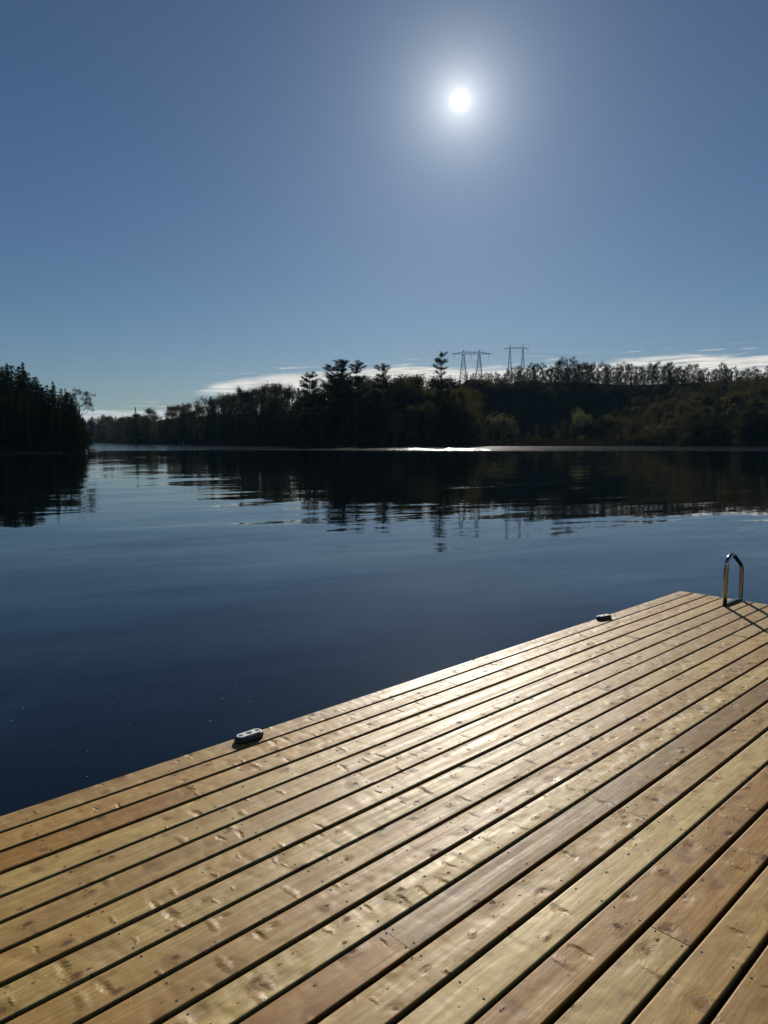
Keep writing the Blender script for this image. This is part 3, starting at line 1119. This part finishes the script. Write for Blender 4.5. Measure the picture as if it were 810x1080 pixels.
def skin_figure(name, joints, edges, mat, parent=None):
    me = bpy.data.meshes.new(name)
    me.from_pydata([j[:3] for j in joints], edges, [])
    o = link(name, me, parent)
    md = o.modifiers.new('skin', 'SKIN')
    md.use_smooth_shade = True
    lay = me.skin_vertices[0].data if me.skin_vertices else None
    if lay is None:
        bpy.context.view_layer.objects.active = o
        me.attributes.new('skin', 'FLOAT', 'POINT')
    return o, md


def angler(px, depth):
    """seated figure: one continuous lofted body plus clothes colours by part"""
    x, y = bearing(px) * depth, depth
    root = thing('person', 'person in a pale jacket sitting in the small fishing boat', 'person', (x, y, .38), math.radians(8))
    # continuous body: legs, torso, neck, head as one welded surface made by remeshing swept volumes
    m = MB()
    m.sweep([(0, 0, .02), (0, 0, .12), (.01, 0, .3), (.02, 0, .46), (.02, 0, .54), (.03, 0, .60), (.03, 0, .66)], [.15, .155, .15, .17, .12, .058, .055], 12)
    m.sweep([(.03, 0, .64), (.04, 0, .68), (.045, 0, .75), (.04, 0, .82), (.035, 0, .88), (.03, 0, .9)], [.05, .078, .098, .1, .07, .02], 12)
    m.sweep([(.13, 0, .745), (.16, 0, .735)], [.02, .012], 6)
    for s in (-1, 1):
        m.sweep([(0, s * .09, .08), (.22, s * .11, .12), (.42, s * .12, .13), (.45, s * .12, .02), (.46, s * .12, -.22), (.47, s * .12, -.32)], [.095, .088, .07, .062, .045, .042], 10)
        m.sweep([(.44, s * .12, -.32), (.56, s * .125, -.34), (.66, s * .13, -.35)], [.05, .045, .03], 8)
        m.sweep([(.02, s * .17, .5), (.03, s * .23, .44), (.08, s * .25, .28), (.14, s * .25, .22), (.3, s * .17, .25), (.36, s * .14, .26)], [.065, .06, .05, .045, .038, .035], 10)
        m.sweep([(.36, s * .14, .26), (.42, s * .12, .265)], [.035, .03], 8)
        for q in range(4):
            m.sweep([(.41, s * (.12 + .018 * (q - 1.5)), .275 - .004 * q), (.455, s * (.115 + .018 * (q - 1.5)), .27), (.47, s * (.11 + .016 * (q - 1.5)), .24)], [.01, .009, .008], 6)
        m.sweep([(.385, s * .10, .27), (.42, s * .085, .28), (.445, s * .085, .27)], [.012, .01, .008], 6)
    o = m.build('body', M_SKIN, root, True)
    rm = o.modifiers.new('weld', 'REMESH')
    rm.mode = 'VOXEL'
    rm.voxel_size = .012
    rm.use_smooth_shade = True
    j = MB()
    j.sweep([(0, 0, .03), (0, 0, .12), (.01, 0, .3), (.02, 0, .46), (.02, 0, .55), (.03, 0, .60)], [.17, .178, .172, .19, .14, .075], 14)
    for s in (-1, 1):
        j.sweep([(.02, s * .15, .5), (.03, s * .235, .44), (.08, s * .25, .28), (.14, s * .25, .22), (.3, s * .17, .25), (.35, s * .145, .258)], [.08, .078, .066, .06, .052, .048], 10)
    o = j.build('jacket', M_JACKET, root, True)
    rm = o.modifiers.new('weld', 'REMESH')
    rm.mode = 'VOXEL'
    rm.voxel_size = .014
    j = MB()
    for s in (-1, 1):
        j.sweep([(-.02, s * .085, .085), (.22, s * .11, .12), (.42, s * .12, .13), (.452, s * .12, .02), (.46, s * .12, -.22), (.465, s * .12, -.29)], [.112, .102, .085, .077, .062, .06], 10)
    o = j.build('trousers', M_TROUSERS, root, True)
    rm = o.modifiers.new('weld', 'REMESH')
    rm.mode = 'VOXEL'
    rm.voxel_size = .014
    h = MB()
    h.sweep([(.02, 0, .80), (.025, 0, .86), (.03, 0, .92)], [.108, .1, .04], 12)
    h.build('hair', M_TROUSERS, root, True)
    return root


angler(192.8, 318)

import bmesh
bm = bmesh.new()
bmesh.ops.create_uvsphere(bm, u_segments=20, v_segments=12, radius=.22)
me = bpy.data.meshes.new('mooring_buoy')
bm.to_mesh(me)
bm.free()
me.materials.append(M_BUOY)
bx, by = bearing(90) * 124, 124
b = thing('mooring_buoy', 'small dark round buoy floating just off the near point', 'buoy', (bx, by, .06))
link('float', me, b).location = (0, 0, .06)
m = MB()
m.tube((0, 0, .22), (0, 0, .4), .035, .03, n=8)
for k in range(12):
    a0, a1 = 2 * PI * k / 12, 2 * PI * (k + 1) / 12
    m.tube((.06 * math.cos(a0), 0, .45 + .06 * math.sin(a0)), (.06 * math.cos(a1), 0, .45 + .06 * math.sin(a1)), .012, n=6)
m.build('mooring_ring', M_GALV, b)

m = MB()
m.sweep([(-3.66, 8.6, -.60), (-3.50, 7.4, -.50), (-3.34, 6.2, -.46), (-3.24, 5.1, -.46), (-3.18, 4.4, -.5)], [.08, .14, .18, .19, .17], 10)
o = m.build('sunken_log', M_LOG, None, True)
tag(o, 'faint sunken log lying under the dark water beside the dock', 'log')
m = MB()
for _ in range(170):
    d_, n_ = RNG.uniform(1.0, 9.5), N0 - RNG.uniform(.3, 5.5)
    q = D_AX * d_ + N_AX * n_
    r_ = RNG.uniform(.003, .008)
    i0 = len(m.v)
    a0 = RNG.uniform(0, 6)
    for k in range(5):
        m.v.append((q.x + r_ * math.cos(a0 + k * 1.257), q.y + r_ * .7 * math.sin(a0 + k * 1.257), .004))
    m.f.append(tuple(i0 + k for k in range(5)))
o = m.build('floating_pollen', simple('pollen', (.30, .29, .20), .9))
tag(o, 'scattered tiny pollen flecks floating on the water beside the dock', 'pollen', kind='stuff')


# ------------------------------------------------------------------ dock
N_BOARDS = 33
JOINTS = {11: [1.52], 15: [2.18, 5.4], 12: [2.81], 5: [2.19, 5.43], 8: [4.78], 6: [4.13], 0: [4.13], 2: [1.52], 3: [5.43], 9: [5.43], 13: [4.78], 14: [.23, 4.13], 16: [3.5], 17: [1.52], 10: [.23],
          4: [6.1], 1: [3.5], 7: [6.1], 18: [2.81], 19: [4.13], 21: [2.18], 23: [3.5], 25: [1.52], 27: [4.13], 29: [2.81]}
BASE = (.55, .418, .168)
TINTS = {0: (.95, .90, .86), 1: (1.0, .92, .80), 2: (.86, .74, .58), 3: (1.08, 1.08, 1.04), 4: (.98, .95, .90), 5: (.93, .88, .82), 6: (1.02, .98, .92), 7: (1.0, .99, .96), 8: (.95, .90, .82),
         9: (.93, .86, .76), 10: (1.08, 1.10, 1.10), 11: (.85, .72, .58), 12: (.99, .95, .86), 13: (1.12, 1.15, 1.12), 14: (.86, .74, .54), 15: (.98, .98, .92), 16: (.98, .92, .80), 17: (.88, .80, .68)}
TINT2 = {11: (.74, .665, .51), 15: (.88, .76, .57), 5: (1.02, .99, .94), 2: (1.02, .94, .84), 12: (.92, .86, .78), 8: (1.06, 1.02, .96), 6: (.92, .86, .76)}
KNOTTY = {10: 2.4, 12: 1.4, 13: .8, 16: .8, 15: .9, 7: 1.3, 9: 1.2, 11: .5}


def build_dock():
    root = thing('floating_dock', 'pale wooden dock of parallel boards reaching out over the lake', 'dock', (0, 0, 0))
    V, F, AT, TI, KN = [], [], [], [], []
    th = .036
    screws = MB()
    joists = [.23 - .65 * 4 + .65 * k for k in range(16)]
    joists = [j for j in joists if D_START < j < D_END - .05] + [D_END - .06, D_START + .06]
    for i in range(N_BOARDS):
        n0 = N0 + PITCH_B * i + RNG.normal(0, .0008)
        cuts = [D_START] + sorted(JOINTS.get(i, [])) + [D_END + RNG.normal(0, .003)]
        for j in range(len(cuts) - 1):
            a, b = cuts[j] + .0018, cuts[j + 1] - .0018
            tint = TINTS.get(i)
            if j and i in TINT2:
                tint = TINT2[i]
            if tint is not None:
                tint = tuple(.95 + 1.75 * (q_ - .95) for q_ in tint)
            if tint is None or (j > 1):
                q = RNG.normal(0, .08)
                tint = (.96 + q, .91 + q * 1.1, .83 + q * 1.3)
            kn = KNOTTY.get(i, float(RNG.uniform(.5, 1.3)))
            seed = float(i * 1.37 + j * 7.9 + 1.1)
            off = RNG.uniform(0, 40)
            dz, roll = RNG.normal(0, .0011), RNG.normal(0, .004)
            sk = RNG.normal(0, .0007)
            rr = .0062
            sec = [(0, -th), (0, -rr), (rr * .13, -rr * .5), (rr * .5, -rr * .13), (rr, 0)] + [(BW * f, .0004 * math.sin(PI * f)) for f in (.2, .4, .6, .8)] + [(BW - rr, 0), (BW - rr * .5, -rr * .13), (BW - rr * .13, -rr * .5), (BW, -rr), (BW, -th)]
            ns = max(2, int((b - a) / .35))
            i0 = len(V)
            bow = RNG.normal(0, .0012)
            for s in range(ns + 1):
                f = s / ns
                d = a + (b - a) * f
                for vv, zz in sec:
                    n_ = n0 + vv + bow * math.sin(PI * f) + sk * (f - .5)
                    p = deck_pt(d, n_, zz + dz + roll * (vv - BW / 2))
                    V.append(tuple(p))
                    AT.append((d + off, vv + .0 + zz * .4, seed))
                    TI.append((*(BASE[c] * tint[c] for c in range(3)), 1))
                    KN.append(kn)
            k = len(sec)
            for s in range(ns):
                for c in range(k):
                    c2 = (c + 1) % k
                    F.append((i0 + s * k + c, i0 + s * k + c2, i0 + (s + 1) * k + c2, i0 + (s + 1) * k + c))
            F.append(tuple(i0 + c for c in reversed(range(k))))
            F.append(tuple(i0 + ns * k + c for c in range(k)))
            # screws, a pair at every joist
            for jd in joists:
                for q in (.022, BW - .022):
                    for dd in ((jd - .016, jd + .016) if any(abs(jd - c) < .03 for c in cuts[1:-1]) else (jd,)):
                        if not (a < dd < b):
                            continue
                        p = deck_pt(dd + RNG.normal(0, .004), n0 + q + RNG.normal(0, .003), dz - .0006)
                        screws.tube(p - Vector((0, 0, .004)), p + Vector((0, 0, .0016)), .0042, .0042, 8)
    me = bpy.data.meshes.new('decking')
    me.from_pydata(V, [], F)
    me.materials.append(M_WOOD)
    a = me.attributes.new('board', 'FLOAT_VECTOR', 'POINT')
    a.data.foreach_set('vector', np.array(AT, 'f').ravel())
    a = me.attributes.new('tint', 'FLOAT_COLOR', 'POINT')
    a.data.foreach_set('color', np.array(TI, 'f').ravel())
    a = me.attributes.new('knotty', 'FLOAT', 'POINT')
    a.data.foreach_set('value', np.array(KN, 'f'))
    link('decking', me, root)
    screws.build('deck_screws', M_SCREW, root)
    n_a, n_b = N0 + .012, N0 + PITCH_B * N_BOARDS - .02
    ax = (D_AX, N_AX, Vector((0, 0, 1)))
    fr = MB()
    for jd in joists:
        fr.box(deck_pt(jd, (n_a + n_b) / 2, -.036 - .085), (.038, n_b - n_a - .08, .17), ax)
    for nn in (n_a + .019, n_b - .019):
        fr.box(deck_pt((D_START + D_END) / 2, nn, -.037 - .09), (D_END - D_START - .03, .038, .18), ax)
    for dd in (D_START + .02, D_END - .012):
        fr.box(deck_pt(dd, (n_a + n_b) / 2, -.038 - .09), (.022, n_b - n_a - .085, .18), ax)
    fr.build('frame', M_FRAME, root)
    for dd in (-1.2, 1.6, 4.4, 6.6):
        for nn in (N0 + .7, N0 + 2.4, N0 + 4.2):
            fl = MB()
            fl.box(deck_pt(dd, nn, -.36), (1.1, .75, .30), ax)
            fl.build('float', M_FLOAT, root)


build_dock()


# cleats: low rounded metal cleats with three recesses in a pale top plate
def stadium(L, W, n=12):
    pts = []
    r = W / 2
    for k in range(n + 1):
        a = -PI / 2 + PI * k / n
        pts.append((L / 2 - r + r * math.cos(a), r * math.sin(a)))
    for k in range(n + 1):
        a = PI / 2 + PI * k / n
        pts.append((-L / 2 + r + r * math.cos(a), r * math.sin(a)))
    return pts


def make_cleat(d, n, label, L=.168, W=.072, rz=0.0):
    p = deck_pt(d, n, .0015)
    ang = math.atan2(D_AX.y, D_AX.x) + rz
    root = thing('dock_cleat', label, 'dock cleat', p, ang, 'cleats along the dock edge')
    root.scale = (1, 1, .88)
    m = MB()
    rings = [(1.0, 1.0, 0), (1.03, 1.06, .006), (1.03, 1.06, .018), (1.0, 1.0, .027), (.95, .86, .032)]
    k0 = None
    for sx, sy, z in rings:
        base = stadium(L * sx, W * sy)
        m.v.extend((x, y, z) for x, y in base)
        k0 = len(base)
    for i in range(len(rings) - 1):
        for c in range(k0):
            c2 = (c + 1) % k0
            m.f.append((i * k0 + c, i * k0 + c2, (i + 1) * k0 + c2, (i + 1) * k0 + c))
    m.f.append(tuple(reversed(range(k0))))
    m.f.append(tuple((len(rings) - 1) * k0 + c for c in range(k0)))
    m.build('cleat_body', M_CLEATBODY, root, True)
    t = MB()
    base = stadium(L * .9, W * .78)
    b2 = stadium(L * .87, W * .70)
    t.v.extend((x, y, .0325) for x, y in base)
    t.v.extend((x, y, .0375) for x, y in b2)
    for c in range(k0):
        c2 = (c + 1) % k0
        t.f.append((c, c2, k0 + c2, k0 + c))
    t.f.append(tuple(k0 + c for c in range(k0)))
    t.build('top_plate', M_CLEATTOP, root)
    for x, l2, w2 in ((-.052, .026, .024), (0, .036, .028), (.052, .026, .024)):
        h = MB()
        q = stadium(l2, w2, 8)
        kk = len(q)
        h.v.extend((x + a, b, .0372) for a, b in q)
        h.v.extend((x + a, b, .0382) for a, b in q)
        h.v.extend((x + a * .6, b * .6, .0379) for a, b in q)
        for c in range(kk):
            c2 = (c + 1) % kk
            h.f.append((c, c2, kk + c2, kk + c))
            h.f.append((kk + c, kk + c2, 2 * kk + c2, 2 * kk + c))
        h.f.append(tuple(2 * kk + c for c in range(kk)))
        h.build('recess', M_HOLE, root)  # thin dark cap on the plate, its colour painting the slot's shade
    return root


make_cleat(2.03, N0 + .058, 'rounded metal cleat with three dark slots, nearest on the dock edge')
make_cleat(5.81, N0 + .048, 'small rounded dark cleat on the dock edge toward its far corner', L=.165, W=.058, rz=math.radians(-14))


# swim ladder: two looped hand rails, rungs below the deck edge
def make_ladder():
    n_a, n_b = -2.66, -2.20
    p = deck_pt(7.3, n_a, 0)
    root = thing('swim_ladder', 'shiny steel swim ladder with looped handrail at the dock end', 'ladder', p, 0)
    o = p
    r = .021

    def rounded(pts, rad=.055, seg=6):
        res = [Vector(pts[0])]
        for i in range(1, len(pts) - 1):
            a, b, c = Vector(pts[i - 1]), Vector(pts[i]), Vector(pts[i + 1])
            u1, u2 = (a - b), (c - b)
            l = min(rad, u1.length * .45, u2.length * .45)
            q0, q1 = b + u1.normalized() * l, b + u2.normalized() * l
            for k in range(seg + 1):
                f = k / seg
                res.append(q0 * (1 - f) ** 2 + b * 2 * f * (1 - f) + q1 * f ** 2)
        res.append(Vector(pts[-1]))
        return res

    for nn in (n_a, n_b):
        def P(d, z):
            return deck_pt(d, nn, z) - o
        m = MB()
        pts = rounded([P(7.128, .004), P(7.128, .455), P(7.27, .505), P(7.505, .37), P(7.535, .30), P(7.535, -1.25)], .05)
        m.sweep(pts, r, 16)
        h = m.build('handrail', M_STEEL, root, True)
        b = MB()
        b.box(deck_pt(7.315, nn, .0145) - o, (.39, .034, .026), (D_AX, N_AX, Vector((0, 0, 1))))
        h2 = b.build('base_bar', M_STEEL, root)
        bv = h2.modifiers.new('bevel', 'BEVEL')
        bv.width = .004
        bv.segments = 2
    for z in (-.18, -.46, -.74, -1.02):
        m = MB()
        m.box(deck_pt(7.575, (n_a + n_b) / 2, z) - o, (.075, n_b - n_a, .03), (D_AX, N_AX, Vector((0, 0, 1))))
        m.build('rung', M_STEEL, root)


make_ladder()

# ------------------------------------------------------------------ sky and sun
SKY_STRENGTH = .05
EXPOSURE = -.3
w = bpy.data.worlds.new('World')
sc.world = w
w.use_nodes = True
t = NT(w.node_tree)
sky = t.n('ShaderNodeTexSky', sky_type='NISHITA')
sky.sun_disc = False
sky.sun_elevation = SUN_EL
sky.sun_rotation = SUN_AZ
sky.altitude = 300
sky.air_density = 1.0
sky.dust_density = .2
sky.ozone_density = 2.2
vec = t.n('ShaderNodeTexCoord').outputs['Generated']
dirv = t.vmath('NORMALIZE', vec)
dx, dy, dz = t.sep(dirv)
DEG = 180 / PI
ang = t.math('MULTIPLY', t.math('ARCCOSINE', t.math('MINIMUM', t.vmath('DOT_PRODUCT', dirv, tuple(SUN_DIR)), .9999999)), DEG)
az = t.math('MULTIPLY', t.math('ARCTAN2', dx, dy), DEG)
el = t.math('MULTIPLY', t.math('ARCSINE', dz), DEG)
base = t.mix(1.0, sky.outputs[0], (.69, .83, 1.0), 'MULTIPLY')


def expo(width, amp):
    return t.math('MULTIPLY', t.math('EXPONENT', t.math('DIVIDE', ang, -width)), amp)


K = 2 ** -EXPOSURE / SKY_STRENGTH
glow = t.vmath('SCALE', (1.0, .97, .92), scale=t.math('ADD', expo(.19, 4.0 * K), expo(1.6, .85 * K)))
glow = t.vmath('ADD', glow, t.vmath('SCALE', (.80, .93, 1.0), scale=expo(4.0, .20 * K)))
glow = t.vmath('ADD', glow, t.vmath('SCALE', (.75, .9, 1.0), scale=expo(12.0, .012 * K)))


def elev_curve(pts):
    """photo pixels -> ramp of cloud edge elevation (degrees / 16) over azimuth -40..40"""
    res = []
    for px, py in pts:
        xx, vv = px - 405, 540 - py
        fw = FPX * math.cos(PITCH) + vv * math.sin(PITCH)
        up = -FPX * math.sin(PITCH) + vv * math.cos(PITCH)
        a = math.degrees(math.atan2(xx, fw))
        e = math.degrees(math.atan2(up, math.hypot(xx, fw)))
        res.append(((a + 40) / 80, max(0, e / 16)))
    return t.math('MULTIPLY', t.ramp(t.math('DIVIDE', t.math('ADD', az, 40.0), 80.0), res), 16.0)


top1 = elev_curve([(-100, 470), (120, 440), (190, 430), (200, 417), (226, 404), (260, 397), (330, 392), (420, 387), (480, 387), (560, 386), (620, 382), (650, 379), (730, 375), (810, 373), (900, 368), (1100, 366)])
bot1 = elev_curve([(-100, 475), (120, 445), (190, 430), (200, 418), (230, 419), (260, 421), (300, 440), (400, 455), (1100, 455)])
top2 = elev_curve([(-100, 420), (0, 424), (80, 432), (130, 431), (190, 428), (260, 426), (330, 440), (1100, 455)])
n1 = t.noise(t.comb(t.math('MULTIPLY', az, .16), t.math('MULTIPLY', el, 1.5), 2.0), 1.0, 5, .6, .4)
n2 = t.noise(t.comb(t.math('MULTIPLY', az, .35), t.math('MULTIPLY', t.math('SUBTRACT', el, t.math('MULTIPLY', az, .035)), 5.5), 7.0), 1.0, 4, .6, .3)
wig = t.math('MULTIPLY', t.math('SUBTRACT', n1, .5), 1.5)
e1_ = t.math('ADD', el, wig)
bank = t.math('MULTIPLY', t.mapr(t.math('SUBTRACT', top1, e1_), -.12, .4), t.mapr(t.math('SUBTRACT', e1_, bot1), -.1, .6))
low = t.mapr(t.math('SUBTRACT', top2, e1_), -.1, .3)
streaks = t.mapr(n2, .33, .52, .35, 1.0)
hole = t.mapr(az, 6, 16, 1.0, 0.0)                   # streakier towards the right, solid in the middle
bank = t.math('MULTIPLY', bank, t.math('MAXIMUM', streaks, t.math('MULTIPLY', hole, .8)))
# loose wisps above the bank
wis = t.math('MULTIPLY', t.mapr(n2, .56, .72), t.math('MULTIPLY', t.mapr(t.math('SUBTRACT', el, top1), -.2, .1), t.mapr(t.math('SUBTRACT', el, top1), 1.0, .4)))
cov = t.math('MAXIMUM', t.math('MAXIMUM', bank, t.math('MULTIPLY', low, .85)), t.math('MULTIPLY', wis, .5), clamp=True)
shade = t.mapr(n2, .3, .7, .72, 1.0)
cl_col = t.vmath('SCALE', t.mix(t.mapr(az, -25, 0), (.74, .78, .78), (.92, .90, .84)), scale=t.math('MULTIPLY', shade, .95 * K))
tot = t.vmath('ADD', t.mix(cov, base, cl_col), glow)
bg = t.n('ShaderNodeBackground')
t.put(bg.inputs['Color'], tot)
bg.inputs['Strength'].default_value = SKY_STRENGTH
wo = t.n('ShaderNodeOutputWorld')
t.put(wo.inputs['Surface'], bg.outputs[0])

sun = bpy.data.lights.new('sun', 'SUN')
sun.energy = 5.0
sun.angle = math.radians(.53)
sun.color = (1.0, .93, .82)
so = link('sun', sun)
so.rotation_euler = (-SUN_DIR).to_track_quat('-Z', 'Y').to_euler()
so.location = SUN_DIR * 60

# ------------------------------------------------------------------ thin lake air
hm, ht = material('lake_air')
ho = ht.n('ShaderNodeOutputMaterial')
hv = ht.n('ShaderNodeVolumePrincipled')
hv.inputs['Color'].default_value = (.32, .64, 1.0, 1)
hv.inputs['Density'].default_value = .000045
hv.inputs['Anisotropy'].default_value = .2
ht.put(ho.inputs['Volume'], hv.outputs[0])
m = MB()
m.box((0, 0, 62), (18600, 18600, 140))
o = m.build('haze', hm)
tag(o, 'thin bluish morning air over the lake', 'haze', kind='stuff')

# ------------------------------------------------------------------ camera
cam = bpy.data.cameras.new('camera')
cam.sensor_fit = 'VERTICAL'
cam.sensor_height = 36
cam.sensor_width = 27
cam.lens = 36 * FPX / 1080
cam.clip_end = 30000
cam.clip_start = .05
co = link('camera', cam)
co.location = (0, 0, CAM_Z)
co.rotation_euler = (PI / 2 - PITCH, 0, 0)
sc.camera = co

vs = sc.view_settings
sc.display_settings.display_device = 'sRGB'
vs.view_transform = 'Standard'
vs.look = 'None'
vs.exposure = EXPOSURE
vs.gamma = 1
vs.use_curve_mapping = False
sc.cycles.use_denoising = True
sc.cycles.max_bounces = 6
sc.cycles.diffuse_bounces = 0
sc.cycles.transparent_max_bounces = 8
sc.cycles.sample_clamp_indirect = 6
